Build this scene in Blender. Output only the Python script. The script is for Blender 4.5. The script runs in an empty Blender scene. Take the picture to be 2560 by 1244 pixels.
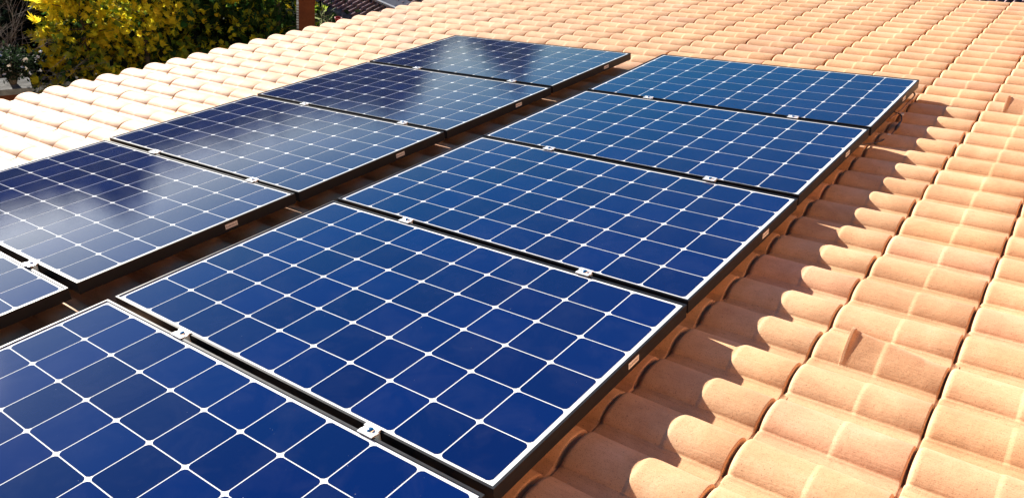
import bpy, bmesh, math, random
from mathutils import Matrix, Vector, Euler

random.seed(11)
R = math.radians
scene = bpy.context.scene
col = scene.collection
Z0 = 3.9                     # ground is z = 0, the roof frame's origin is 3.9 m up
TILT = R(14.2)               # roof pitch; roof frame: x up the slope, y along the eave, z off the roof

# ------------------------------------------------------------------ camera
cam = bpy.data.cameras.new("camera")
cam_o = bpy.data.objects.new("camera", cam)
col.objects.link(cam_o)
cam.sensor_width = 36.0
cam.lens = 1984.75 / 2560 * 36.0
cam.clip_start = 0.05
cam.clip_end = 1000.0
RC = ((0.78478896, 0.60224798, 0.1462999),
      (0.44201617, -0.37842812, -0.81327355),
      (-0.43442836, 0.70291502, -0.56318956))          # rows: right, down, forward
rot = Matrix(((RC[0][0], -RC[1][0], -RC[2][0]),
              (RC[0][1], -RC[1][1], -RC[2][1]),
              (RC[0][2], -RC[1][2], -RC[2][2])))
CAM = Vector((2.17620742, -1.03104137, 1.86592961 + Z0))
cam_o.matrix_world = Matrix.Translation(CAM) @ rot.to_4x4()
scene.camera = cam_o

# ------------------------------------------------------------------ sky, sun, exposure
SUN_EL, SUN_AZ = 11.05, 168.8          # azimuth counted from +x towards +y
world = bpy.data.worlds.new("World")
scene.world = world
world.use_nodes = True
wt = world.node_tree
sky = wt.nodes.new("ShaderNodeTexSky")
sky.sky_type = 'NISHITA'
sky.sun_disc = False
sky.sun_elevation = R(SUN_EL)
sky.sun_rotation = R(90 - SUN_AZ)
sky.air_density = 1.0
sky.dust_density = 0.3
sky.ozone_density = 5.0


def wn(t, ins=(), **kw):
    n = wt.nodes.new(t)
    for k, v in kw.items():
        setattr(n, k, v)
    for k, v in ins:
        if hasattr(v, "is_linked"):
            wt.links.new(v, n.inputs[k])
        else:
            n.inputs[k].default_value = v
    return n


sat = wn("ShaderNodeHueSaturation", [("Color", sky.outputs[0]), ("Saturation", 1.4)]).outputs[0]
# thin white cloud low over the horizon; added bank behind camera warms the shade
wdir = wn("ShaderNodeTexCoord").outputs["Generated"]
wsep = wn("ShaderNodeSeparateXYZ", [(0, wdir)])
low = wn("ShaderNodeMapRange", [(0, wsep.outputs["Z"]), (1, 0.2), (2, 0.06), (3, 0.0), (4, 0.9)]).outputs[0]
wsd = wn("ShaderNodeVectorMath", [(0, wdir), (1, (math.cos(R(SUN_AZ)), math.sin(R(SUN_AZ)), 0.0))], operation='DOT_PRODUCT').outputs["Value"]
near = wn("ShaderNodeMapRange", [(0, wsd), (1, 0.66), (2, 0.93), (3, 0.0), (4, 1.0)]).outputs[0]
low = wn("ShaderNodeMath", [(0, low), (1, near)], operation='MULTIPLY').outputs[0]
wdot = wn("ShaderNodeVectorMath", [(0, wdir), (1, (0.8, -0.6, 0.0))], operation='DOT_PRODUCT').outputs["Value"]
fill_bank = wn("ShaderNodeMapRange", [(0, wdot), (1, -0.1), (2, 0.4), (3, 0.0), (4, 0.9)]).outputs[0]
wmax = wn("ShaderNodeMath", [(0, low), (1, fill_bank)], operation='MAXIMUM').outputs[0]
wmap = wn("ShaderNodeMapping", [("Vector", wdir), ("Scale", (1.0, 1.0, 2.6))]).outputs[0]
wnoi = wn("ShaderNodeTexNoise", [("Vector", wmap), ("Scale", 2.3), ("Detail", 7.0), ("Roughness", 0.6)]).outputs["Fac"]
wcl = wn("ShaderNodeMapRange", [(0, wnoi), (1, 0.36), (2, 0.6), (3, 0.55), (4, 1.0)]).outputs[0]
wfac = wn("ShaderNodeMath", [(0, wmax), (1, wcl)], operation='MULTIPLY').outputs[0]
wbw = wn("ShaderNodeRGBToBW", [(0, sky.outputs[0])]).outputs[0]
wgrey = wn("ShaderNodeVectorMath", [(0, wbw), (1, (1.9, 1.96, 2.04))], operation='MULTIPLY').outputs[0]
warm = wn("ShaderNodeVectorMath", [(0, wbw), (1, (1.5, 1.15, 0.85))], operation='MULTIPLY').outputs[0]
wgrey = wn("ShaderNodeMix", [(0, fill_bank), (6, wgrey), (7, warm)], data_type='RGBA').outputs[2]
wmix = wn("ShaderNodeMix", [(0, wfac), (6, sat), (7, wgrey)], data_type='RGBA').outputs[2]
wt.links.new(wmix, wt.nodes["Background"].inputs[0])
wt.nodes["Background"].inputs[1].default_value = 0.05

sl = bpy.data.lights.new("sun", 'SUN')
sl.energy = 5.0
sl.angle = R(0.5)
sl.color = (1.0, 0.93, 0.83)
sun = bpy.data.objects.new("sun", sl)
col.objects.link(sun)
SUN = Vector((math.cos(R(SUN_AZ)) * math.cos(R(SUN_EL)), math.sin(R(SUN_AZ)) * math.cos(R(SUN_EL)), math.sin(R(SUN_EL))))
sun.rotation_euler = SUN.to_track_quat('Z', 'Y').to_euler()
sun.location = (-10, 6, 12)

scene.view_settings.view_transform = 'Standard'
scene.view_settings.look = 'None'
scene.view_settings.exposure = 1.55
scene.view_settings.gamma = 1.0

ROOF = Matrix.Translation((0, 0, Z0)) @ Matrix(((math.cos(TILT), 0, -math.sin(TILT)), (0, 1, 0), (math.sin(TILT), 0, math.cos(TILT)))).to_4x4()


# ------------------------------------------------------------------ helpers
class MB:
    """collects faces; build() links them as one mesh object"""
    def __init__(self):
        self.v, self.f, self.m, self.c, self.s = [], [], [], [], []

    def face(self, pts, mat=0, tint=None, smooth=False):
        n = len(self.v)
        self.v += [tuple(p) for p in pts]
        self.c += [tint or (1, 1, 1)] * len(pts)
        self.f.append(tuple(range(n, n + len(pts))))
        self.m.append(mat)
        self.s.append(smooth)

    def grid(self, rows, mat=0, tint=None, smooth=True, closed=False):
        n, w = len(self.v), len(rows[0])
        for r in rows:
            self.v += [tuple(p) for p in r]
            self.c += [tint or (1, 1, 1)] * w
        for i in range(len(rows) - 1):
            for j in range(w if closed else w - 1):
                k = (j + 1) % w
                self.f.append((n + i * w + j, n + i * w + k, n + (i + 1) * w + k, n + (i + 1) * w + j))
                self.m.append(mat)
                self.s.append(smooth)

    def box(self, x0, x1, y0, y1, z0, z1, mat=0, tint=None, T=None):
        p = [Vector((x, y, z)) for z in (z0, z1) for y in (y0, y1) for x in (x0, x1)]
        if T is not None:
            p = [T @ q for q in p]
        for q in ((0, 2, 3, 1), (4, 5, 7, 6), (0, 1, 5, 4), (2, 6, 7, 3), (0, 4, 6, 2), (1, 3, 7, 5)):
            self.face([p[i] for i in q], mat, tint)

    def tube(self, pts, radii, seg=8, mat=0, tint=None, cap=True):
        pts = [Vector(p) for p in pts]
        if not hasattr(radii, '__len__'):
            radii = [radii] * len(pts)
        rows = []
        ref = Vector((0, 0, 1))
        for i, p in enumerate(pts):
            d = (pts[min(i + 1, len(pts) - 1)] - pts[max(i - 1, 0)]).normalized()
            if abs(d.dot(ref)) > 0.95:
                ref = Vector((1, 0, 0))
            a = d.cross(ref).normalized()
            b = d.cross(a)
            rows.append([p + (a * math.cos(t) + b * math.sin(t)) * radii[i] for t in [2 * math.pi * k / seg for k in range(seg)]])
        self.grid(rows, mat, tint, True, True)
        if cap:
            self.face(rows[0][::-1], mat, tint)
            self.face(rows[-1], mat, tint)

    def mesh(self, name, mats):
        me = bpy.data.meshes.new(name)
        me.from_pydata(self.v, [], self.f)
        for m in (mats if isinstance(mats, (list, tuple)) else [mats]):
            me.materials.append(m)
        me.polygons.foreach_set("material_index", self.m)
        me.polygons.foreach_set("use_smooth", self.s)
        ca = me.color_attributes.new("tint", 'FLOAT_COLOR', 'POINT')
        flat = []
        for c in self.c:
            flat += [c[0], c[1], c[2], 1.0]
        ca.data.foreach_set("color", flat)
        me.update()
        return me

    def build(self, name, mats, parent=None, bevel=0):
        o = bpy.data.objects.new(name, self.mesh(name, mats))
        col.objects.link(o)
        if parent is not None:
            o.parent = parent
        if bevel:
            b = o.modifiers.new("bevel", 'BEVEL')
            b.width, b.segments, b.limit_method, b.angle_limit = bevel, 2, 'ANGLE', R(40)
        return o


def tag(o, label=None, cat=None, group=None, kind=None):
    if label: o["label"] = label
    if cat: o["category"] = cat
    if group: o["group"] = group
    if kind: o["kind"] = kind
    return o


def empty(name, mat4):
    o = bpy.data.objects.new(name, None)
    o.empty_display_size = 0.1
    col.objects.link(o)
    o.matrix_world = mat4
    return o


def ray(u, v):
    """world direction through photo pixel (u, v), used to find where things stand"""
    x, y = (u - 1280) / 1984.75, (v - 622.04) / 1984.75
    return Vector([RC[0][k] * x + RC[1][k] * y + RC[2][k] for k in range(3)])


def at(u, v, d):
    """point at horizontal distance d along the ray of a photo pixel"""
    r = ray(u, v)
    return CAM + r * (d / math.hypot(r.x, r.y))


# ------------------------------------------------------------------ materials
def mat(name, color, rough=0.6, spec=0.5, metal=0.0):
    m = bpy.data.materials.new(name)
    m.use_nodes = True
    b = m.node_tree.nodes["Principled BSDF"]
    b.inputs["Base Color"].default_value = (*color, 1)
    b.inputs["Roughness"].default_value = rough
    b.inputs["Specular IOR Level"].default_value = spec
    b.inputs["Metallic"].default_value = metal
    return m


def nd(m, t, **kw):
    n = m.node_tree.nodes.new(t)
    for k, v in kw.items():
        if k in n.inputs:
            n.inputs[k].default_value = v
        else:
            setattr(n, k, v)
    return n


def lk(m, a, b):
    m.node_tree.links.new(a, b)


def bsdf(m):
    return m.node_tree.nodes["Principled BSDF"]


def ramp(m, fac, stops):
    r = nd(m, "ShaderNodeValToRGB")
    e = r.color_ramp.elements
    while len(e) < len(stops):
        e.new(0.5)
    for k, (p, c) in enumerate(stops):
        e[k].position = p
        e[k].color = (*c, 1) if len(c) == 3 else c
    lk(m, fac, r.inputs[0])
    return r.outputs[0]


def mixc(m, mode, fac, a, b):
    n = nd(m, "ShaderNodeMix", data_type='RGBA', blend_type=mode)
    for s, v in ((n.inputs[0], fac), (n.inputs[6], a), (n.inputs[7], b)):
        if hasattr(v, "is_linked"):
            lk(m, v, s)
        elif hasattr(v, "__len__"):
            s.default_value = (*v, 1)
        else:
            s.default_value = v
    return n.outputs[2]


def noise(m, scale, detail=4, vec=None, rough=0.55, dist=0.0):
    n = nd(m, "ShaderNodeTexNoise", Scale=scale, Detail=detail, Roughness=rough, Distortion=dist)
    if vec is not None:
        lk(m, vec, n.inputs["Vector"])
    return n.outputs["Fac"]


def coords(m, scale=(1, 1, 1)):
    t = nd(m, "ShaderNodeTexCoord")
    p = nd(m, "ShaderNodeMapping")
    p.inputs["Scale"].default_value = scale
    lk(m, t.outputs["Object"], p.inputs["Vector"])
    return p.outputs["Vector"]


def attr(m):
    a = nd(m, "ShaderNodeAttribute")
    a.attribute_name = "tint"
    return a.outputs["Color"]


def bump(m, h, strength, dist):
    b = nd(m, "ShaderNodeBump", Strength=strength, Distance=dist)
    lk(m, h, b.inputs["Height"])
    lk(m, b.outputs[0], bsdf(m).inputs["Normal"])


# fired clay: streaks along the tile, speckles, pale and burnt patches, tone by tile
CLAY = mat("fired_clay", (0.6, 0.32, 0.16), 0.72, 0.35)
v1 = coords(CLAY, (4, 34, 34))
v0 = coords(CLAY)
streak = noise(CLAY, 5.0, 5, v1, 0.6)
patch = noise(CLAY, 7.0, 5, v0, 0.62, 0.6)
speck = noise(CLAY, 420.0, 2, v0, 0.5)
c1 = ramp(CLAY, patch, [(0.28, (0.60, 0.328, 0.162)), (0.5, (0.69, 0.395, 0.20)), (0.72, (0.75, 0.46, 0.255))])
c2 = mixc(CLAY, 'MULTIPLY', 0.4, c1, ramp(CLAY, streak, [(0.3, (0.82, 0.78, 0.75)), (0.55, (1, 1, 1))]))
c3 = mixc(CLAY, 'MULTIPLY', 0.75, c2, ramp(CLAY, speck, [(0.3, (0.4, 0.32, 0.27)), (0.42, (1, 1, 1))]))
pits = noise(CLAY, 150.0, 3, v0, 0.6)
c3 = mixc(CLAY, 'MULTIPLY', 0.85, c3, ramp(CLAY, pits, [(0.27, (0.42, 0.33, 0.28)), (0.36, (1, 1, 1))]))
stain = noise(CLAY, 2.6, 7, v0, 0.68, 1.2)
c3 = mixc(CLAY, 'MULTIPLY', 0.45, c3, ramp(CLAY, stain, [(0.34, (0.72, 0.68, 0.64)), (0.5, (1, 1, 1))]))
c4 = mixc(CLAY, 'MULTIPLY', 1.0, c3, attr(CLAY))
lk(CLAY, c4, bsdf(CLAY).inputs["Base Color"])
hm = nd(CLAY, "ShaderNodeMath", operation='ADD')
lk(CLAY, streak, hm.inputs[0])
lk(CLAY, noise(CLAY, 90.0, 6, v0, 0.65), hm.inputs[1])
bump(CLAY, hm.outputs[0], 0.45, 0.0022)
bsdf(CLAY).inputs["Sheen Weight"].default_value = 0.07    # dusty clay face
bsdf(CLAY).inputs["Sheen Roughness"].default_value = 0.5


def glassy(name, color):
    m = mat(name, color, 0.8, 0.0)
    b = bsdf(m)
    b.inputs["Coat Weight"].default_value = 1.0
    b.inputs["Coat Roughness"].default_value = 0.022
    b.inputs["Coat IOR"].default_value = 1.42
    b.inputs["Sheen Weight"].default_value = 0.02          # dust film on the glass
    # the fine dimples of solar glass: every spot mirrors a slightly different direction
    wno = nd(m, "ShaderNodeTexWhiteNoise", noise_dimensions='3D')
    lk(m, coords(m), wno.inputs["Vector"])
    sub = nd(m, "ShaderNodeVectorMath", operation='SUBTRACT')
    lk(m, wno.outputs["Color"], sub.inputs[0])
    sub.inputs[1].default_value = (0.5, 0.5, 0.5)
    scl = nd(m, "ShaderNodeVectorMath", operation='SCALE', Scale=0.022)
    lk(m, sub.outputs[0], scl.inputs[0])
    add = nd(m, "ShaderNodeVectorMath", operation='ADD')
    lk(m, scl.outputs[0], add.inputs[0])
    lk(m, nd(m, "ShaderNodeNewGeometry").outputs["Normal"], add.inputs[1])
    nrm = nd(m, "ShaderNodeVectorMath", operation='NORMALIZE')
    lk(m, add.outputs[0], nrm.inputs[0])
    lk(m, nrm.outputs[0], b.inputs["Coat Normal"])
    b.inputs["Sheen Roughness"].default_value = 0.45
    return m


CELL = glassy("silicon_cell", (0.004, 0.012, 0.09))
cv = coords(CELL)
cc = mixc(CELL, 'MULTIPLY', 1.0, (0.0003, 0.009, 0.078), attr(CELL))
dust = ramp(CELL, noise(CELL, 130.0, 1, cv), [(0.815, (0, 0, 0)), (0.84, (0.35, 0.35, 0.35))])
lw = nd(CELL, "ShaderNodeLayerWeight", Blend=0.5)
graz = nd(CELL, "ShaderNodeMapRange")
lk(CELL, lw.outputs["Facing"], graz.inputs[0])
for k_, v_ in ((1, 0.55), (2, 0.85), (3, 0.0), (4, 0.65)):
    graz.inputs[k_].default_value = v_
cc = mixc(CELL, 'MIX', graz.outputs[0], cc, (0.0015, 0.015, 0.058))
film = ramp(CELL, noise(CELL, 7.0, 7, cv, 0.65, 0.8), [(0.45, (0, 0, 0)), (0.85, (0.009, 0.009, 0.009))])
cc = mixc(CELL, 'ADD', 1.0, cc, film)          # faint dried dust
lk(CELL, mixc(CELL, 'ADD', 0.6, cc, dust), bsdf(CELL).inputs["Base Color"])
BACK = glassy("white_backsheet", (0.82, 0.83, 0.84))
lk(BACK, mixc(BACK, 'MULTIPLY', 0.4, (0.82, 0.83, 0.84), ramp(BACK, noise(BACK, 9.0, 4, coords(BACK)), [(0.35, (0.8, 0.8, 0.78)), (0.6, (1, 1, 1))])), bsdf(BACK).inputs["Base Color"])
FRAME = mat("black_anodised", (0.014, 0.014, 0.017), 0.4, 0.2)
lk(FRAME, ramp(FRAME, noise(FRAME, 30.0, 5, coords(FRAME, (1, 1, 6))), [(0.3, (0.40, 0.40, 0.40)), (0.7, (0.52, 0.52, 0.52))]), bsdf(FRAME).inputs["Roughness"])
ALU = mat("bare_aluminium", (0.86, 0.86, 0.85), 0.42, 0.5, 0.45)
bump(ALU, noise(ALU, 300.0, 3, coords(ALU, (1, 8, 1))), 0.2, 0.0006)
PAPER = mat("white_label", (0.72, 0.70, 0.68), 0.5)
INK = mat("black_ink", (0.02, 0.02, 0.02), 0.6)
RUBBER = mat("black_cable", (0.015, 0.014, 0.014), 0.45)
STEEL = mat("polished_steel", (0.8, 0.8, 0.79), 0.16, 0.5, 1.0)
ZINC = mat("galvanised_steel", (0.55, 0.55, 0.56), 0.4, 0.5, 1.0)


def rough_mat(name, a, b, scale, rough=0.85, bs=0.4, bd=0.01):
    m = mat(name, a, rough, 0.15)
    f = noise(m, scale, 6, coords(m), 0.62, 0.4)
    lk(m, mixc(m, 'MULTIPLY', 1.0, ramp(m, f, [(0.32, a), (0.68, b)]), attr(m)), bsdf(m).inputs["Base Color"])
    bump(m, f, bs, bd)
    return m


WALL = rough_mat("render_wall", (0.52, 0.44, 0.34), (0.62, 0.54, 0.43), 6)
WOOD = rough_mat("dark_timber", (0.05, 0.03, 0.018), (0.11, 0.065, 0.035), 14)
SOIL = rough_mat("garden_soil", (0.022, 0.018, 0.012), (0.06, 0.05, 0.03), 1.5, 0.95, 0.6, 0.05)
BRICK = rough_mat("rust_brick", (0.085, 0.026, 0.011), (0.13, 0.04, 0.016), 9)
STONE = rough_mat("grey_stone", (0.10, 0.10, 0.098), (0.22, 0.215, 0.2), 12, 0.9, 0.6, 0.02)
MORTAR = rough_mat("grey_mortar", (0.13, 0.13, 0.135), (0.3, 0.3, 0.3), 16, 0.95, 0.8, 0.03)
DARKTILE = rough_mat("dark_brown_tile", (0.12, 0.075, 0.072), (0.24, 0.17, 0.165), 7, 0.6, 0.3, 0.01)
LEAD = rough_mat("lead_sheet", (0.1, 0.1, 0.13), (0.17, 0.17, 0.21), 8, 0.5)
PALEMETAL = mat("pale_metal", (0.7, 0.7, 0.7), 0.4, 0.5)
REDPOT = rough_mat("red_glazed_clay", (0.3, 0.035, 0.03), (0.42, 0.06, 0.05), 20, 0.4)
BARK = rough_mat("bark", (0.06, 0.045, 0.03), (0.14, 0.11, 0.08), 25)
TWIG = rough_mat("grey_twig", (0.16, 0.14, 0.12), (0.3, 0.27, 0.24), 25)
PETAL = mat("white_petal", (0.85, 0.85, 0.82), 0.6)


def leaf_mat(name, trans=0.4):
    m = bpy.data.materials.new(name)
    m.use_nodes = True
    t = m.node_tree
    b = bsdf(m)
    b.inputs["Roughness"].default_value = 0.7
    b.inputs["Specular IOR Level"].default_value = 0.12
    a = attr(m)
    lk(m, a, b.inputs["Base Color"])
    tr = nd(m, "ShaderNodeBsdfTranslucent")
    lk(m, a, tr.inputs["Color"])
    mx = nd(m, "ShaderNodeMixShader")
    mx.inputs[0].default_value = trans
    lk(m, b.outputs[0], mx.inputs[1])
    lk(m, tr.outputs[0], mx.inputs[2])
    lk(m, mx.outputs[0], t.nodes["Material Output"].inputs["Surface"])
    return m


LEAF = leaf_mat("leaf", 0.55)

# ------------------------------------------------------------------ ground
g = MB()
n = 40
rows = []
for i in range(n + 1):
    rows.append([(-260 + 520 * j / n, -260 + 520 * i / n, 0.0) for j in range(n + 1)])
g.grid(rows, 0, None, False)
tag(g.build("ground", SOIL), kind='structure')

# ------------------------------------------------------------------ house with the tiled roof
XJ = [1.276 + 0.3725 * k for k in range(-14, 0)] + [1.276 + 0.3667 * k for k in range(0, 10)]
YC = [0.393 + 0.2068 * k for k in range(-14, 14)]
YC += [YC[-1] + 0.2135 * k for k in range(1, 22)]
KR = 0.98733
XJ = [2.5674 + (x - 2.5674) * KR for x in XJ]
YC = [-1.031 + (y - 0.04 + 1.031) * KR for y in YC]
CREST, ROLL_H, ROLL_W = -0.0905, 0.032, 0.0785


def section(W):
    """tile cross-section from the tucked pan edge (-y) over the roll to its far foot: (y, z, weight)"""
    k = W / 0.2068
    out = [(-0.1345, -ROLL_H - 0.0035, 0.1), (-0.125, -ROLL_H - 0.0008, 0.05), (-0.110, -ROLL_H, 0.04), (-0.095, -ROLL_H + 0.0004, 0.07), (-0.0845, -ROLL_H + 0.001, 0.22), (-0.0805, -ROLL_H + 0.003, 0.6)]
    for t in (-0.0780, -0.0735, -0.068, -0.060, -0.049, -0.034, -0.017, 0.0, 0.017, 0.034, 0.049, 0.060, 0.068, 0.0735, 0.078):
        q = abs(t) / 0.0795
        out.append((t, -ROLL_H * (0.5 * q * q + 0.5 * q ** 4), 1.0 if q < 0.95 else 0.8))
    out = [(y * k, z, w) for y, z, w in out]
    return out


def stations(L, g=0.0076):
    """length profile: (u, offset at full weight)"""
    h = L * 0.5 - 0.001
    return [(0.004, -0.026), (0.0, -0.020), (0.0, -0.0055), (0.0028, -0.0002), (0.0072, 0.0042), (0.0125, 0.0062), (0.02, 0.0061), (0.09, 0.0047),
            (h - 0.002, 0.0031), (h, 0.0032), (h + 0.0045, 0.0045), (h + 0.0095, 0.0057), (h + 0.0135, 0.006), (h + 0.02, 0.0059), (h + 0.09, 0.0042),
            (L - g - 0.0059, 0.0020), (L - g - 0.0029, 0.0011), (L - g - 0.001, -0.0030), (L - g, -0.021), (L + 0.012, -0.0235)]


def add_tile(mb, x, L, y, W, rnd, hood=False, coarse=False):
    g = rnd.uniform(0.0055, 0.0095)
    if x < -1.0:
        g = rnd.choice((0.0012, 0.002, 0.003, 0.005))       # laid tighter towards the eave
    elif y > 3.5:
        g = rnd.choice((0.002, 0.004, 0.006, 0.009))
    sec, sta = section(W), stations(L, g)
    if coarse:
        sec = sec[::2] + [sec[-1]] if len(sec) % 2 == 0 else sec[::2]
        sta = [s for i, s in enumerate(sta) if i not in (0, 8, 10, 12, 16)]
    dz, dy, yaw, sag = rnd.uniform(-.0016, .0016), rnd.uniform(-.0016, .0016), rnd.uniform(-.006, .006), rnd.uniform(-.003, .003)
    dx = rnd.uniform(-.0025, .0025)
    t = rnd.random()
    v = rnd.uniform(0.91, 1.07)
    tint = (v, v * (0.965 + 0.06 * t), v * (0.92 + 0.14 * t + 0.04 * rnd.random()))
    if rnd.random() < 0.13:
        tint = (v * 0.98, v * 0.94, v * 1.04)           # pinkish firing
    if hood:
        us = sorted(set([s[0] for s in sta[2:-5]] + [0.082, 0.0832, 0.0835, 0.0842, 0.094, 0.0965, 0.11, 0.13, 0.155, 0.21, 0.23, 0.255, 0.28, 0.3]))
        ext = []
        for u in us:
            lo = max([s for s in sta[2:-4] if s[0] <= u + 1e-6], key=lambda s: s[0])
            hi = min([s for s in sta[2:-4] if s[0] >= u - 1e-6], key=lambda s: s[0])
            f = 0 if hi[0] == lo[0] else (u - lo[0]) / (hi[0] - lo[0])
            ext.append((u, lo[1] + (hi[1] - lo[1]) * f))
        sta = sta[:2] + ext + sta[-5:]
    rows = []
    for u, off in sta:
        row = []
        for k, (yy, zz, w) in enumerate(sec):
            a, b = sec[max(k - 1, 0)], sec[min(k + 1, len(sec) - 1)]
            ny, nz = -(b[1] - a[1]), (b[0] - a[0])
            l = math.hypot(ny, nz)
            z, yv = zz + off * w * nz / l, yy + off * w * ny / l
            if hood and 0.0833 < u < 0.302:
                s = yy / (ROLL_W * W / 0.2068) if yy < 0 else yy / (0.0785 * W / 0.2068)
                if abs(s) < 1.0:
                    e = 0.044 * (1 - (u - 0.0833) / 0.2187) ** 0.75
                    arch = ((s + 1) / 1.35) ** 1.35 if s < 0.35 else ((1 - s) / 0.65) ** 0.75
                    if u < 0.0958:
                        arch = min(1.06, arch * 1.04 + 0.12 * (1 - s * s))
                    z += e * arch
            row.append((x + u + dx - yaw * yy, y + yv + dy + yaw * (u - L / 2), CREST + z + dz + sag * (u / L - 0.5)))
        rows.append(row)
    mb.grid([r[::-1] for r in rows], 0, tint)


house = empty("house", Matrix.Translation((0, 2.5, 0)))
tag(house, "house with an orange terracotta tile roof carrying both rows of solar panels", "house")
HI = house.matrix_world.inverted()


def roof_child(o):
    o.parent = house
    o.matrix_parent_inverse = Matrix.Identity(4)
    o.matrix_local = HI @ ROOF
    return o


# which tiles show largest in the photo
def project(p):
    q = ROOF @ Vector(p) - CAM
    c = [sum(RC[i][k] * q[k] for k in range(3)) for i in range(3)]
    if c[2] < 0.1:
        return None
    return 1280 + 1984.75 * c[0] / c[2], 622.04 + 1984.75 * c[1] / c[2]


def under_panel(x, y):
    return (-1.93 < x < -0.2 or -0.3 < x < 1.62) and y < 4.05


tiles, HOODS = [], {(round(XJ[16], 2), 18), (round(XJ[16], 2), 32)}
for i, x in enumerate(XJ):
    L = (XJ[i + 1] - x) if i + 1 < len(XJ) else 0.362
    for j, y in enumerate(YC):
        W = (0.2068 if j < 28 else 0.2135) * KR
        ps = [project((x + a, y + b, CREST + c)) for a, b, c in ((0, -.09, -.04), (L, -.09, -.04), (L, .06, 0), (0, .06, 0))]
        area = 0.0
        if all(ps):
            q = [(min(max(p[0], 0), 2560), min(max(p[1], 0), 1244)) for p in ps]
            area = abs(sum(q[k][0] * q[(k + 1) % 4][1] - q[(k + 1) % 4][0] * q[k][1] for k in range(4))) / 2
        mid = project((x + L / 2, y, CREST))
        if under_panel(x + L * 0.75, y) or not mid or not (-60 < mid[0] < 2620 and -60 < mid[1] < 1300):
            area *= 0.02
        tiles.append((area, x, L, y, W, (round(x, 2), j) in HOODS))
tiles.sort(key=lambda t: -t[0])
field = MB()
single = 0
for area, x, L, y, W, hood in tiles:
    rnd = random.Random(int(x * 1000) * 7919 + int(y * 1000))
    if hood or single < 98:
        tb = MB()
        add_tile(tb, x, L, y, W, rnd, hood)
        o = roof_child(tb.build("vent_tile" if hood else "roof_tile", CLAY))
        if hood:
            o["label"] = "vent tile with a raised hood on its roll"
        single += 0 if hood else 1
    else:
        add_tile(field, x, L, y, W, rnd, False, coarse=area < 60)
o = roof_child(field.build("roof_tile_field", CLAY))
o["kind"] = "stuff"

d = MB()
d.box(-3.80, 4.7, -2.62, 7.5, -0.30, -0.185)
for k in range(22):
    d.box(-3.80 + 0.384 * k, -3.755 + 0.384 * k, -2.6, 7.4, -0.185, -0.166)
roof_child(d.build("roof_deck", WOOD))
d = MB()
d.box(-3.835, -3.805, -2.65, 7.45, -0.34, -0.17)
roof_child(d.build("fascia_board", WOOD))
d = MB()
rows = []
for yy in (-2.65, 7.45):
    rows.append([(-3.90 + 0.06 * math.cos(t), yy, -0.225 - 0.06 * math.sin(t)) for t in [math.pi * k / 10 for k in range(11)]])
d.grid(rows)
roof_child(d.build("gutter", LEAD))
d = MB()
x0, x1, y0, y1 = -3.05, 4.45, -2.2, 6.95
zt = lambda x: Z0 - 0.31 / math.cos(TILT) + x * math.tan(TILT)
for (ax, ay), (bx, by) in (((x0, y0), (x1, y0)), ((x1, y0), (x1, y1)), ((x1, y1), (x0, y1)), ((x0, y1), (x0, y0))):
    d.face([(ax, ay - 2.5, 0), (bx, by - 2.5, 0), (bx, by - 2.5, zt(bx)), (ax, ay - 2.5, zt(ax))])
d.build("wall", WALL, house)
# unseen ochre wall, added to bounce warm light onto the shaded tiles
OCHRE = rough_mat("bounce_ochre", (0.70, 0.36, 0.19), (0.78, 0.43, 0.24), 5)
d = MB()
d.box(4.46, 4.70, -4.7, 4.45, 0.0, Z0 + 3.3)
d.build("bounce_wall", OCHRE, house)

# ------------------------------------------------------------------ solar panels
PL, PW, PH, GAP = 1.65, 0.98206, 0.046, 0.02465
NX, NY = 10, 6
PX, PY = 0.1608, 0.1584


def panel_meshes():
    fr = MB()
    lip = 0.0075
    for (a0, a1, b0, b1) in ((0, PL, 0, lip), (0, PL, PW - lip, PW), (0, lip, lip, PW - lip), (PL - lip, PL, lip, PW - lip)):
        fr.box(a0, a1, b0, b1, -0.010, 0.0)
    w = 0.0022
    for (a0, a1, b0, b1) in ((0, PL, 0.0, w), (0, PL, PW - w, PW), (0, w, w, PW - w), (PL - w, PL, w, PW - w)):
        fr.box(a0, a1, b0, b1, -PH, -0.010)
    for (a0, a1, b0, b1) in ((w, PL - w, w, 0.028), (w, PL - w, PW - 0.028, PW - w), (w, 0.028, 0.028, PW - 0.028), (PL - 0.028, PL - w, 0.028, PW - 0.028)):
        fr.box(a0, a1, b0, b1, -PH, -PH + 0.0022)
    bs = MB()
    bs.box(0.003, PL - 0.003, 0.003, PW - 0.003, -0.0085, -0.0035)
    cg = MB()
    rnd = random.Random(5)
    ox, oy = (PL - NX * PX) / 2, (PW - NY * PY) / 2
    cx, cy, c = 0.0043, 0.0034, 0.0115
    for i in range(NX):
        for j in range(NY):
            xa, xb, ya, yb = ox + i * PX + cx / 2, ox + (i + 1) * PX - cx / 2, oy + j * PY + cy / 2, oy + (j + 1) * PY - cy / 2
            v = rnd.uniform(0.8, 1.18)
            tint = (v * rnd.uniform(.8, 1.3), v * rnd.uniform(.9, 1.12), v)
            k = c * 0.36
            pts = [(xa + c, ya), (xb - c, ya), (xb - k, ya + k), (xb, ya + c), (xb, yb - c), (xb - k, yb - k), (xb - c, yb),
                   (xa + c, yb), (xa + k, yb - k), (xa, yb - c), (xa, ya + c), (xa + k, ya + k)]
            cg.face([(p[0], p[1], -0.0030) for p in pts], 0, tint)
    js = MB()
    js.box(0.72, 0.93, 0.46, 0.58, -0.028, -0.0087)
    return fr.mesh("frame", FRAME), bs.mesh("glass_laminate", BACK), cg.mesh("cell_sheet", CELL), js.mesh("junction_box", RUBBER)


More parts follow.
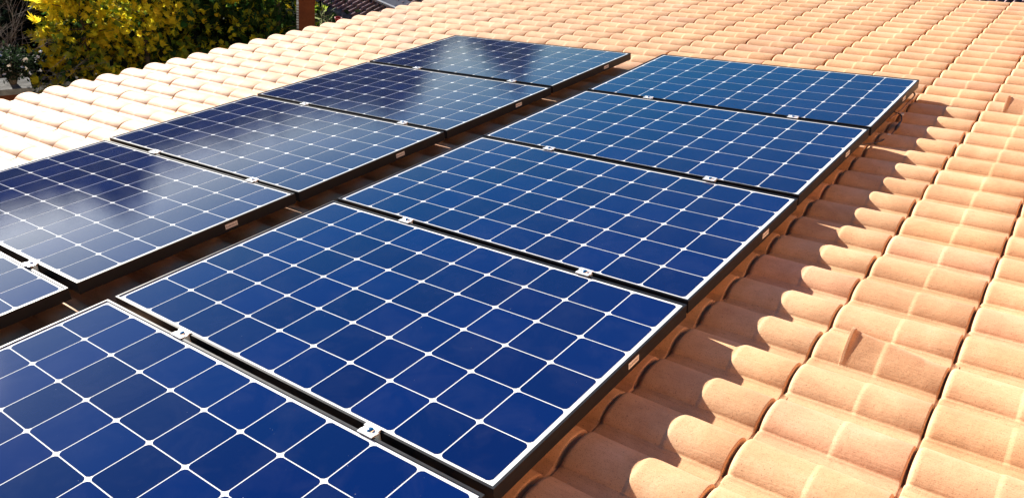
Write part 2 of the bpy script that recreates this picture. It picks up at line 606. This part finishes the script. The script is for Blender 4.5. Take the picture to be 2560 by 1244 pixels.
M_FR, M_BS, M_CG, M_JB = panel_meshes()
st = MB()
st.box(PL, PL + 0.0006, 0.616, 0.675, -0.033, -0.013)
M_ST = st.mesh("sticker", PAPER)


def lettering(text, height):
    cu = bpy.data.curves.new("lettering", 'FONT')
    cu.body = text
    cu.size = height
    cu.extrude = 0.0001
    cu.align_x, cu.align_y = 'CENTER', 'CENTER'
    o = bpy.data.objects.new("lettering", cu)
    col.objects.link(o)
    dg = bpy.context.evaluated_depsgraph_get()
    me = bpy.data.meshes.new_from_object(o.evaluated_get(dg))
    bpy.data.objects.remove(o)
    me.transform(Matrix(((0, 0, 1, 0), (1, 0, 0, 0), (0, 1, 0, 0), (0, 0, 0, 1))))
    me.materials.clear()
    me.materials.append(INK)
    return me


M_TX = lettering("EvvANOIrO", 0.0115)
tx = max(v.co.y for v in M_TX.vertices) - min(v.co.y for v in M_TX.vertices)
M_TX.transform(Matrix.Diagonal((1, 0.05 / tx, 1, 1)))
M_TX.transform(Matrix.Translation((PL + 0.0008, 0.6455, -0.0235)))

POSE = {('R', 1): [0.0, -1.0067, 0.0, -0.0013, 0.0005, 0.003, 0.044, 0.075, 0.008], ('R', 2): [0.0, 0.0, 0.0, 0.002, 0.0005, 0.001, -0.145, 0.171, 0.064],
        ('R', 3): [0.0, 1.0067, 0.0, -0.0009, -0.0007, -0.0019, -0.263, 0.084, -0.169], ('R', 4): [0.0, 2.0134, 0.0, -0.0004, -0.0057, -0.0008, 0.104, -0.169, -0.167],
        ('R', 5): [0.0, 3.0201, 0.0, -0.0002, 0.0059, 0.0021, 0.547, -0.105, 0.122], ('L', 1): [-1.8889, -1.0267, -0.01, -0.0012, -0.0033, 0.0002, 0.003, -0.005, -0.063],
        ('L', 2): [-1.8889, -0.02, -0.01, 0.0052, -0.001, -0.0006, -0.211, -0.427, 0.143], ('L', 3): [-1.8889, 0.9867, -0.01, 0.0038, -0.0023, -0.0011, 0.035, -0.113, 0.006],
        ('L', 4): [-1.8889, 1.9934, -0.01, 0.0005, -0.0007, -0.001, -0.032, -0.015, -0.075], ('L', 5): [-1.8889, 3.0001, -0.01, -0.0029, 0.0021, 0.0028, 0.287, -0.058, -0.054]}
PLAB = {('R', 1): "nearest solar panel of the right row, cut by the bottom edge",
        ('R', 2): "deep blue solar panel, nearest whole one in the right row",
        ('R', 3): "blue solar panel in the middle of the right row",
        ('R', 4): "blue solar panel second from the far end of the right row",
        ('R', 5): "blue solar panel at the far end of the right row, above the hanging cable",
        ('L', 1): "grey solar panel mostly out of frame, nearest of the left row",
        ('L', 2): "greyish sky mirroring solar panel, nearest large one in the left row",
        ('L', 3): "pale blue mirroring solar panel in the middle of the left row",
        ('L', 4): "dusky solar panel second from the far end of the left row",
        ('L', 5): "solar panel with dark streaks mirrored in it, far end of the left row"}
for key, (bx, by, bz, qx, qy, qz, rx, ry, rz) in POSE.items():
    ctr = Vector((PL / 2, PW / 2, 0))
    ang = Vector((R(rx), R(ry), R(rz)))
    rm = Matrix.Rotation(ang.length, 4, ang.normalized()) if ang.length > 1e-9 else Matrix.Identity(4)
    T = ROOF @ Matrix.Translation(Vector((bx + qx, by + qy, bz + qz)) + ctr) @ rm @ Matrix.Translation(-ctr)
    p = empty("solar_panel", T)
    tag(p, PLAB[key], "solar panel", "solar panels in two rows on the roof")
    parts = [("frame", M_FR), ("glass_laminate", M_BS), ("cell_sheet", M_CG), ("junction_box", M_JB)]
    for nm, me in parts:
        o = bpy.data.objects.new(nm, me)
        col.objects.link(o)
        o.parent = p
        if nm == "frame":
            b = o.modifiers.new("bevel", 'BEVEL')
            b.width, b.segments, b.limit_method = 0.0008, 2, 'ANGLE'
    so = bpy.data.objects.new("sticker", M_ST)
    col.objects.link(so)
    so.parent = p
    to = bpy.data.objects.new("lettering", M_TX)
    col.objects.link(to)
    to.parent = so

# ------------------------------------------------------------------ rails and clamps
RX = {'R': (0.425, 1.267), 'L': (-1.395, -0.555)}
for row, xs in RX.items():
    for k, x in enumerate(xs):
        r = MB()
        zt_ = -PH - 0.0045 - (0.010 if row == 'L' else 0)
        r.box(x - 0.02, x - 0.006, -1.25, 4.06, zt_ - 0.028, zt_)
        r.box(x + 0.006, x + 0.02, -1.25, 4.06, zt_ - 0.028, zt_)
        r.box(x - 0.006, x + 0.006, -1.25, 4.06, zt_ - 0.04, zt_ - 0.012)
        e = empty("mounting_rail", ROOF)
        tag(e, "dark mounting rail under the " + ("right" if row == 'R' else "left") + " panel row, nearer its " + ("eave" if k == 0 else "upslope") + " edge", "rail", "mounting rails under the panels")
        r.build("rail_profile", FRAME, e)
        for yy in YC[5:34:5]:
            h = MB()
            h.box(x - 0.015, x + 0.015, yy - 0.01, yy + 0.01, -0.115, zt_ - 0.0285)
            h.build("roof_hook", ZINC, e)


def clamp_meshes():
    c = MB()
    t = 0.0032
    c.box(-0.026, 0.026, -0.0205, -0.006, 0.0005, t)
    c.box(-0.029, 0.023, 0.006, 0.0205, 0.0005, t)
    c.box(-0.026, 0.026, -0.0060, 0.0060, -0.003, 0.0012)
    c.box(-0.024, 0.024, -0.0105, -0.0082, -0.03, 0.0004)
    c.box(-0.024, 0.024, 0.0082, 0.0105, -0.03, 0.0004)
    b = MB()
    ring = lambda r, z: [(r * math.cos(a), r * math.sin(a), z) for a in [math.pi * k / 6 for k in range(12)]]
    b.grid([ring(0.0105, 0.0012)] + [ring(0.0105 * math.cos(t), 0.0016 + 0.0062 * math.sin(t)) for t in [0.0, 0.25, 0.5, 0.75, 1.0, 1.25]], 0, None, True, True)
    b.face(ring(0.0105 * math.cos(1.25), 0.0016 + 0.0062 * math.sin(1.25)), 0, None, True)
    return c.mesh("clamp_plate", ALU), b.mesh("bolt", STEEL)


M_CP, M_BT = clamp_meshes()
NAMES = {'R': {1: "nearest and second", 2: "second and third", 3: "third and fourth", 4: "fourth and farthest"}}
for row, xs in RX.items():
    for i in range(1, 5):
        for k, x in enumerate(xs):
            a, b = POSE[(row, i)], POSE[(row, i + 1)]
            y = (a[1] + a[4] + PW + b[1] + b[4]) / 2
            dx = x - a[0] - PL / 2

            def top(q, edge):
                return q[2] + q[5] + R(q[6]) * edge * PW / 2 - R(q[7]) * dx
            z = max(top(a, 1), top(b, -1))
            e = empty("panel_clamp", ROOF @ Matrix.Translation((x, y, z)))
            if (row, i, k) == ('R', 1, 0):
                lab = "glinting white clamp between the two nearest panels of the right row"
            else:
                lab = "aluminium clamp between %s panel of the %s row, nearer its %s end" % (NAMES['R'][i], "right" if row == 'R' else "left", ("eave" if k == 0 else "upslope"))
            tag(e, lab, "clamp", "clamps between the panels")
            for nm, me in (("clamp_plate", M_CP), ("bolt", M_BT)):
                o = bpy.data.objects.new(nm, me)
                col.objects.link(o)
                o.parent = e

# ------------------------------------------------------------------ loose cable at the far right panel
def bez(pts, n=8):
    """smooth curve through points"""
    out = []
    P = [Vector(p) for p in pts]
    for i in range(len(P) - 1):
        p0, p1, p2, p3 = P[max(i - 1, 0)], P[i], P[i + 1], P[min(i + 2, len(P) - 1)]
        for k in range(n):
            t = k / n
            out.append(0.5 * ((2 * p1) + (p2 - p0) * t + (2 * p0 - 5 * p1 + 4 * p2 - p3) * t * t + (3 * p1 - p0 - 3 * p2 + p3) * t ** 3))
    return out + [P[-1]]


cab = empty("solar_cable", ROOF @ Matrix.Translation((1.66, 3.3, -0.06)))
tag(cab, "thin black cable with plug connectors hanging loose below the far right panel", "cable")
off = Vector((-1.66, -3.3, 0.06))
c = MB()
c.tube([p + off for p in bez([(1.62, 2.90, -0.060), (1.652, 2.98, -0.074), (1.682, 3.10, -0.092), (1.70, 3.22, -0.092), (1.706, 3.34, -0.080), (1.70, 3.44, -0.068), (1.676, 3.50, -0.058), (1.62, 3.53, -0.055)])], 0.003, 8)
c.build("wire", RUBBER, cab)
c = MB()
c.tube([p + off for p in bez([(1.655, 3.38, -0.052), (1.662, 3.52, -0.058), (1.664, 3.70, -0.056), (1.658, 3.90, -0.050), (1.60, 3.97, -0.052)])], 0.0045, 8)
o = c.build("wire", rough_mat("tan_cable", (0.2, 0.11, 0.06), (0.3, 0.17, 0.1), 40, 0.5), cab)
o["label"] = "tan cable run tight under the panel edge"
for (a, b) in (((1.706, 3.30, -0.084), (1.702, 3.40, -0.073)),):
    c = MB()
    A_, B_ = Vector(a) + off, Vector(b) + off
    c.tube([A_, A_.lerp(B_, .3), A_.lerp(B_, .32), A_.lerp(B_, .6), A_.lerp(B_, .62), B_], [0.006, 0.008, 0.0095, 0.0095, 0.0075, 0.005], 10)
    c.build("plug_connector", RUBBER, cab)
for q in ((1.698, 3.205, -0.086), (1.688, 3.50, -0.056)):
    c = MB()
    Q = Vector(q) + off
    c.box(Q.x - 0.007, Q.x + 0.007, Q.y - 0.004, Q.y + 0.004, Q.z - 0.005, Q.z + 0.006)
    c.build("cable_tie", PALEMETAL, cab, 0.001)


# ------------------------------------------------------------------ foliage
def rot_frame(rnd, up=None):
    d = Vector((rnd.gauss(0, 1), rnd.gauss(0, 1), rnd.gauss(0, 1))).normalized()
    if up is not None:
        d = (d + up).normalized()
    s = d.cross(Vector((rnd.gauss(0, 1), rnd.gauss(0, 1), rnd.gauss(0, 1)))).normalized()
    return d, s, d.cross(s)


def spray(mb, p, d, s, size, tint, rnd, fingers=7):
    """flat fan of narrow leaflets, like a conifer spray"""
    nrm = d.cross(s)
    for k in range(fingers):
        a = (k / (fingers - 1) - 0.5) * 2.1
        l = size * (1.0 - 0.45 * abs(a) / 1.05) * rnd.uniform(0.8, 1.15)
        q = (d * math.cos(a) + s * math.sin(a) + nrm * rnd.uniform(-.25, .25)).normalized()
        w = q.cross(nrm).normalized() * size * 0.13
        v = rnd.uniform(0.85, 1.12)
        t = (tint[0] * v, tint[1] * v, tint[2] * v)
        b = p + d * size * 0.06
        mb.face([b, b + q * l * 0.55 + w, b + q * l, b + q * l * 0.5 - w], 0, t)


def leaf(mb, p, d, s, l, w, tint):
    mb.face([p, p + d * l * 0.45 + s * w * 0.5, p + d * l, p + d * l * 0.45 - s * w * 0.5], 0, tint)


# golden conifer hedge beyond the eave
rnd = random.Random(3)
hedge = empty("hedge", Matrix.Translation((-7.2, 4.6, 0)))
tag(hedge, "tall golden and green conifer hedge growing beyond the roof eave", "hedge")
hb, hs = MB(), MB()
H0 = Vector((-7.2, 4.6, 0))
trees = []
yy = 3.62
while yy < 6.5:
    trees.append((rnd.uniform(-0.25, 0.25), yy - 4.6, rnd.uniform(2.62, 2.76) if len(trees) < 4 else rnd.uniform(2.8, 3.0)))
    yy += rnd.uniform(0.62, 0.8)
for ti, (tx_, ty_, th) in enumerate(trees):
    thin = 0.75 if ti < 2 else 1.0
    hs.tube([(tx_, ty_, 0), (tx_ + .03, ty_, th * .5), (tx_, ty_ + .02, th * .92)], [0.05, 0.035, 0.01], 7)
    nb = 170
    for k in range(nb):
        z = 0.5 + (th - 0.5) * (k + rnd.random()) / nb
        rr = (0.95 * (1 - (z / th) ** 3.0) + 0.12) * rnd.uniform(0.72, 1.12)
        a = rnd.uniform(0, 2 * math.pi)
        d = Vector((math.cos(a), math.sin(a), rnd.uniform(0.1, 0.6))).normalized()
        if ti < 2:
            d = Vector((d.x * 0.45, d.y * 0.8, d.z))
        base = Vector((tx_, ty_, z - 0.25))
        tip = base + d * rr
        if k % 3 == 0:
            hs.tube([base, base.lerp(tip, 0.85)], [0.012, 0.004], 4, cap=False)
        # clumps of sprays along the outer half of the branch
        gold = rnd.random()
        for m in range(int(rnd.randint(18, 24) * thin)):
            f = rnd.uniform(0.12, 1.0) ** 0.75
            p = base.lerp(tip, f) + Vector((rnd.gauss(0, .07), rnd.gauss(0, .07), rnd.gauss(0, .06)))
            dd, ss, _ = rot_frame(rnd, d * 1.3 + Vector((0, 0, -0.25)))
            g_ = f * 0.5 + gold * 1.0 + rnd.uniform(-.16, .16) + (0.38 if ti < 2 else -0.07 if ti < 4 else -0.14)  # first two trees golder: sunlight on that end put into the tint
            if g_ > 1.08:
                t = (rnd.uniform(.78, .90), rnd.uniform(.65, .76), 0.04)
            elif g_ > 0.84:
                t = (rnd.uniform(.26, .40), rnd.uniform(.35, .46), 0.05)
            else:
                t = (rnd.uniform(.035, .07), rnd.uniform(.085, .14), 0.03)
            spray(hb, p, dd, ss, rnd.uniform(0.07, 0.125), t, rnd, 6)
hb.build("foliage", LEAF, hedge)
hs.build("stem", BARK, hedge)


def shrub(name, label, cat, base, height, width, tints, count, lsize, seed, group=None, stems=9, lw=0.5, flowers=0):
    rnd = random.Random(seed)
    e = empty(name, Matrix.Translation(base))
    tag(e, label, cat, group)
    s, l, fl = MB(), MB(), MB()
    tips = []
    for k in range(stems):
        a = 2 * math.pi * (k + rnd.random()) / stems
        r = width * 0.5 * rnd.uniform(.5, 1)
        t = Vector((math.cos(a) * r, math.sin(a) * r, height * rnd.uniform(.6, .95)))
        m = Vector((t.x * .3, t.y * .3, t.z * .5))
        s.tube([(0, 0, 0), m, t], [0.03, 0.018, 0.005], 5, cap=False)
        tips += [m, t, m.lerp(t, .5), m.lerp(t, .8)]
    for k in range(count):
        b = rnd.choice(tips)
        p = b + Vector((rnd.gauss(0, width * .14), rnd.gauss(0, width * .14), rnd.gauss(0, height * .09)))
        p.z = max(p.z, 0.05)
        d, sd, _ = rot_frame(rnd, Vector((0, 0, .4)))
        c_ = rnd.choice(tints)
        v = rnd.uniform(.75, 1.2)
        leaf(l, p, d, sd, lsize * rnd.uniform(.7, 1.3), lsize * lw, (c_[0] * v, c_[1] * v, c_[2] * v))
        if flowers and k % flowers == 0:
            for q in range(5):
                aa = 2 * math.pi * q / 5
                dd = (sd * math.cos(aa) + d.cross(sd) * math.sin(aa) + d * .3).normalized()
                leaf(fl, p + d * .03, dd, dd.cross(d).normalized(), 0.022, 0.02, (1, 1, 1))
    s.build("stem", BARK, e)
    l.build("foliage", LEAF, e)
    if flowers:
        fl.build("flower", PETAL, e)
    return e


def ground_under(u, v, d):
    p = at(u, v, d)
    return (p.x, p.y, 0.0), p.z


b, z = ground_under(-50, 20, 12.6)  # added shrubs whose near-black leaf tints hold the background's shade
shrub("shade_shrub", "tall shrub with near-black leaves standing in for deep shade behind the bare twigs", "shrub", b, z + 0.7, 3.0, [(.004, .008, .005), (.007, .012, .007)], 15000, 0.13, 21, stems=16)
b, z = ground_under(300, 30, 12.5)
shrub("shade_shrub", "near-black shrub added as shade filling the gaps behind the golden hedge", "shrub", (b[0] - .5, b[1] + .6, 0), 1.9, 4.4, [(.006, .011, .006), (.010, .016, .008)], 12000, 0.16, 22, stems=18)
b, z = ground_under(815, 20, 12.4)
shrub("shade_shrub", "low shrub added as dark shade under the grey verge of the brown roof", "shrub", b, z - 0.35, 0.7, [(.012, .02, .011), (.022, .03, .014)], 2600, 0.10, 23, stems=10)

# bare twiggy bush at far left
rnd = random.Random(8)
p0, z0 = ground_under(8, 120, 10.4)
bare = empty("bare_bush", Matrix.Translation(p0))
tag(bare, "leafless grey twiggy bush against the dark corner left of the hedge", "bush")
tw = MB()


def twig(p, d, l, r, depth):
    q = p + d * l * 0.5 + Vector((rnd.gauss(0, .03), rnd.gauss(0, .03), rnd.gauss(0, .02))) * l
    e = p + d * l
    tw.tube([p, q, e], [r, r * .8, r * .55], 4, cap=False)
    if depth:
        for k in range(rnd.randint(2, 4)):
            dd = (d + Vector((rnd.gauss(0, .4), rnd.gauss(0, .4), rnd.gauss(-.1, .45)))).normalized()
            twig(q.lerp(e, rnd.random()), dd, l * rnd.uniform(.5, .75), r * .55, depth - 1)


for k in range(9):
    a = rnd.uniform(0, 2 * math.pi)
    twig(Vector((rnd.gauss(0, .12), rnd.gauss(0, .12), 0)), Vector((math.cos(a) * .1, math.sin(a) * .1, 1)).normalized(), 1.25, 0.012, 4)
tw.build("twig_crown", TWIG, bare)

# brick garden wall with stone coping and the white-flowered plant on it
A0, B0 = at(-40, 203, 8.3), at(82, 229, 8.3)
dv = Vector((B0.x - A0.x, B0.y - A0.y, 0))
top = at(40, 220, 8.3).z
ln = dv.length
W4 = Matrix.Translation((A0.x, A0.y, 0)) @ Matrix.Rotation(math.atan2(dv.y, dv.x), 4, 'Z')
gw = empty("garden_wall", W4)
tag(gw, "brick garden wall with grey stone coping below the golden hedge", "wall")
m = MB()
m.box(-1.6, ln - 0.04, 0.01, 0.22, 0, top - 0.06)
m.build("brickwork", BRICK, gw)
m = MB()
for k in range(4):
    x = ln - 0.52 * (k + 1)
    m.box(x + 0.012, x + 0.52, -0.02, 0.25, top - 0.058, top + random.uniform(-.006, .006))
m.build("coping", STONE, gw, 0.008)
q = at(34, 214, 8.35)
shrub("white_flower_plant", "small plant with white flowers spilling over the stone coping", "plant", (q.x - .05, q.y + .02, top - 0.002), 0.36, 0.46, [(.010, .020, .009), (.018, .03, .014)], 1700, 0.04, 31, stems=10, flowers=24)

# ------------------------------------------------------------------ brick pier, pot, bamboo
pa, pb = at(747, 60, 9.4), at(787, 60, 9.4)
ztop = at(765, 7, 9.4).z
dv = Vector((pb.x - pa.x, pb.y - pa.y, 0))
pier = empty("brick_pier", Matrix.Translation((pa.x, pa.y, 0)) @ Matrix.Rotation(math.atan2(dv.y, dv.x), 4, 'Z'))
tag(pier, "rust brown brick pier with a ribbed edge beside the hedge", "pier")
m = MB()
m.box(0, dv.length, 0, 0.24, 0, ztop)
m.build("shaft", BRICK, pier)
m = MB()
z = 1.2
while z < ztop - 0.02:
    m.box(-0.026, -0.001, 0.004, 0.20, z, z + 0.017)
    z += 0.031
o = m.build("ribbed_edge", STONE, pier)
m = MB()
m.box(-0.004, dv.length + 0.004, -0.004, 0.244, ztop + 0.001, ztop + 0.06)
m.build("cap", BRICK, pier, 0.006)

q = at(846, 47, 8.9)
pot = empty("red_pot", Matrix.Translation((q.x, q.y, 0)))
tag(pot, "small red tapered pot on a thin stand just past the eave tiles", "pot")
m = MB()
zt2 = q.z
ring = lambda r, z: [(r * math.cos(a), r * math.sin(a), z) for a in [math.pi * k / 8 for k in range(16)]]
m.grid([ring(0.012, zt2 - 0.13), ring(0.018, zt2 - 0.125), ring(0.034, zt2 - 0.01), ring(0.040, zt2 - 0.01), ring(0.041, zt2 + 0.012), ring(0.034, zt2 + 0.012), ring(0.028, zt2 - 0.03)], 0, None, True, True)
m.face(ring(0.028, zt2 - 0.03))
m.build("bowl", REDPOT, pot)
m = MB()
m.tube([(0, 0, 0), (0, 0, zt2 - 0.128)], 0.009, 8)
m.build("stand", RUBBER, pot)

b, z = ground_under(800, 55, 10.0)
rnd = random.Random(77)
bam = empty("bamboo_clump", Matrix.Translation(b))
tag(bam, "clump of pale green bamboo leaves between the pier and the brown roof", "plant")
cs, lv = MB(), MB()
for k in range(12):
    x, y = rnd.gauss(0, .07), rnd.gauss(0, .07)
    h = z + rnd.uniform(-.05, .28)
    cs.tube([(x, y, 0), (x * 1.5, y * 1.5, h * .6), (x * 2, y * 2, h)], [0.008, 0.007, 0.003], 5, cap=False)
    for j in range(30):
        f = rnd.uniform(.5, 1)
        p = Vector((x * (1 + f), y * (1 + f), h * f))
        d, s, _ = rot_frame(rnd, Vector((0, 0, .9)))
        v = rnd.uniform(.7, 1.2)
        leaf(lv, p, d, s, rnd.uniform(.10, .17), .016, (.26 * v, .30 * v, .13 * v))
cs.build("cane", TWIG, bam)
lv.build("foliage", LEAF, bam)

# ------------------------------------------------------------------ neighbouring house with the dark tiled roof
EZ = -2.9 + Z0
t_ = (EZ - CAM.z) / ray(832, 22).z
E0 = CAM + ray(832, 22) * t_
NB_Y = E0.y
PIT = R(17)
nb = empty("neighbour_house", Matrix.Translation((-3.0, NB_Y, 0)))
tag(nb, "neighbouring low house with a dark brown ridged tile roof", "house")
NT = Matrix.Translation((0, 0, EZ)) @ Matrix.Rotation(PIT, 4, 'X')
nr = MB()
X0, X1, DEPTH, COURSE, RIB = -6.5, 7.5, 8.4, 0.255, 0.113
cidx = 0
s = 0.0
rnd = random.Random(9)
while s < DEPTH:
    lift = 0.022
    x = X0
    while x < X1:
        tv = rnd.uniform(.75, 1.15)
        tint = (tv, tv * rnd.uniform(.93, 1.03), tv * rnd.uniform(.93, 1.05))
        prof = [(0, .002), (0.030, 0), (0.050, .003), (0.072, .032), (0.082, .036), (0.094, .030), (0.104, .006), (RIB, .002)]
        sunlit_tint = tuple(min(3.2, c * 2.9) for c in tint)          # ridges tinted pale for the sunlight on them
        for part, tn in ((prof[:3], tint), (prof[2:6], sunlit_tint), (prof[5:], tint)):
            rows = []
            for (ss, dz) in ((s, lift - .022), (s, lift), (s + COURSE + .01, 0.0)):
                rows.append([NT @ Vector((x + a, ss, b + dz)) for a, b in part])
            nr.grid(rows, 0, tn, False)
        x += RIB
    s += COURSE
roof_n = nr.build("roof", DARKTILE, nb)
m = MB()
rnd = random.Random(19)
rows = []
N = 130
for k in range(N + 1):
    x = X0 + (X1 - X0) * k / N
    j = lambda a: rnd.uniform(-a, a)
    rows.append([NT @ Vector((x, -0.10 + j(.012), -0.16)), NT @ Vector((x, -0.11 + j(.02), -0.04 + j(.012))), NT @ Vector((x, -0.05 + j(.02), 0.012 + j(.012))),
                 NT @ Vector((x, 0.03 + j(.022), 0.028 + j(.014))), NT @ Vector((x, 0.07 + j(.03), 0.0))])
m.grid(rows, 0, None, True)
m.build("verge_mortar", MORTAR, roof_n)
# lead flashing strip across the roof, with a pale turned-up edge
t2 = None
best = None
for k in range(400):
    s_ = k * 0.01
    P = Matrix.Translation((-3.0, NB_Y, 0)) @ NT @ Vector((0, s_, 0.03))
    nrm = (NT.to_3x3() @ Vector((0, 0, 1)))
    r = ray(960, 12)
    h = CAM + r * ((P - CAM).dot(nrm) / r.dot(nrm))
    dlt = abs((h - P).dot(NT.to_3x3() @ Vector((0, 1, 0))))
    if best is None or dlt < best[0]:
        best = (dlt, s_)
FS = best[1]
m = MB()
m.box(X0, X1, FS + 0.0, FS + 0.30, 0.040, 0.052, 0, None, NT)
m.build("flashing", LEAD, roof_n)
m = MB()
m.box(X0, X1, FS - 0.035, FS - 0.001, 0.038, 0.085, 0, None, NT)
m.build("flashing_edge", PALEMETAL, roof_n)
m = MB()
hw = lambda y: EZ + math.tan(PIT) * y - 0.12
for (ax, ay), (bx, by) in (((X0 + .2, .25), (X1 - .2, .25)), ((X1 - .2, .25), (X1 - .2, 7.6)), ((X1 - .2, 7.6), (X0 + .2, 7.6)), ((X0 + .2, 7.6), (X0 + .2, .25))):
    m.face([(ax, ay, 0), (bx, by, 0), (bx, by, hw(by)), (ax, ay, hw(ay))])
m.build("wall", WALL, nb)

# ------------------------------------------------------------------ far wood whose skyline mirrors in the panels
rnd = random.Random(41)
SKY = [(100, 2.0), (110, 1.6), (118, 1.2), (123, .9), (125, 1.6), (126.5, 3.6), (128.5, 5.6), (130, 3.2), (131.5, 1.0), (133, 1.2), (135, 3.0), (137, 4.6), (139, 4.8), (141, 3.9),
       (144, 3.2), (147, 3.2), (150, 3.4), (153, 3.0), (155, 3.0), (157, 4.2), (159, 5.4), (161, 3.6), (164, 3.2), (170, 2.8), (180, 3.0)]


def skyline(az):
    for (a, e), (b, f) in zip(SKY, SKY[1:]):
        if a <= az <= b:
            return e + (f - e) * (az - a) / (b - a)
    return 1.5


wd = MB()
WO = Vector((-0.9, 2.0, Z0 - 0.25))
az = 101.0
while az < 179:
    dist = rnd.uniform(40, 47)
    h = WO.z + dist * math.tan(R(skyline(az))) * rnd.uniform(.93, 1.03)
    bx, by = WO.x + dist * math.cos(R(az)), WO.y + dist * math.sin(R(az))
    wd.tube([(bx, by, 0), (bx, by, h * .9)], [.16, .03], 6, cap=False)
    for k in range(1500):
        z = h * (0.05 + 1.02 * rnd.random() ** 1.15)
        z = min(z, h * 1.05)
        rr = (0.9 * max(0, 1 - z / h) ** .6 + 0.2) * abs(rnd.gauss(0, 0.8))
        a = rnd.uniform(0, 2 * math.pi)
        p = Vector((bx + math.cos(a) * rr, by + math.sin(a) * rr, z))
        d, s_, _ = rot_frame(rnd, Vector((math.cos(a), math.sin(a), .2)))
        v = rnd.uniform(.6, 1.2)
        leaf(wd, p, d, s_, .34, .2, (.03 * v, .05 * v, .022 * v))
    az += 0.85
tag(wd.build("far_wood", LEAF), kind='stuff')
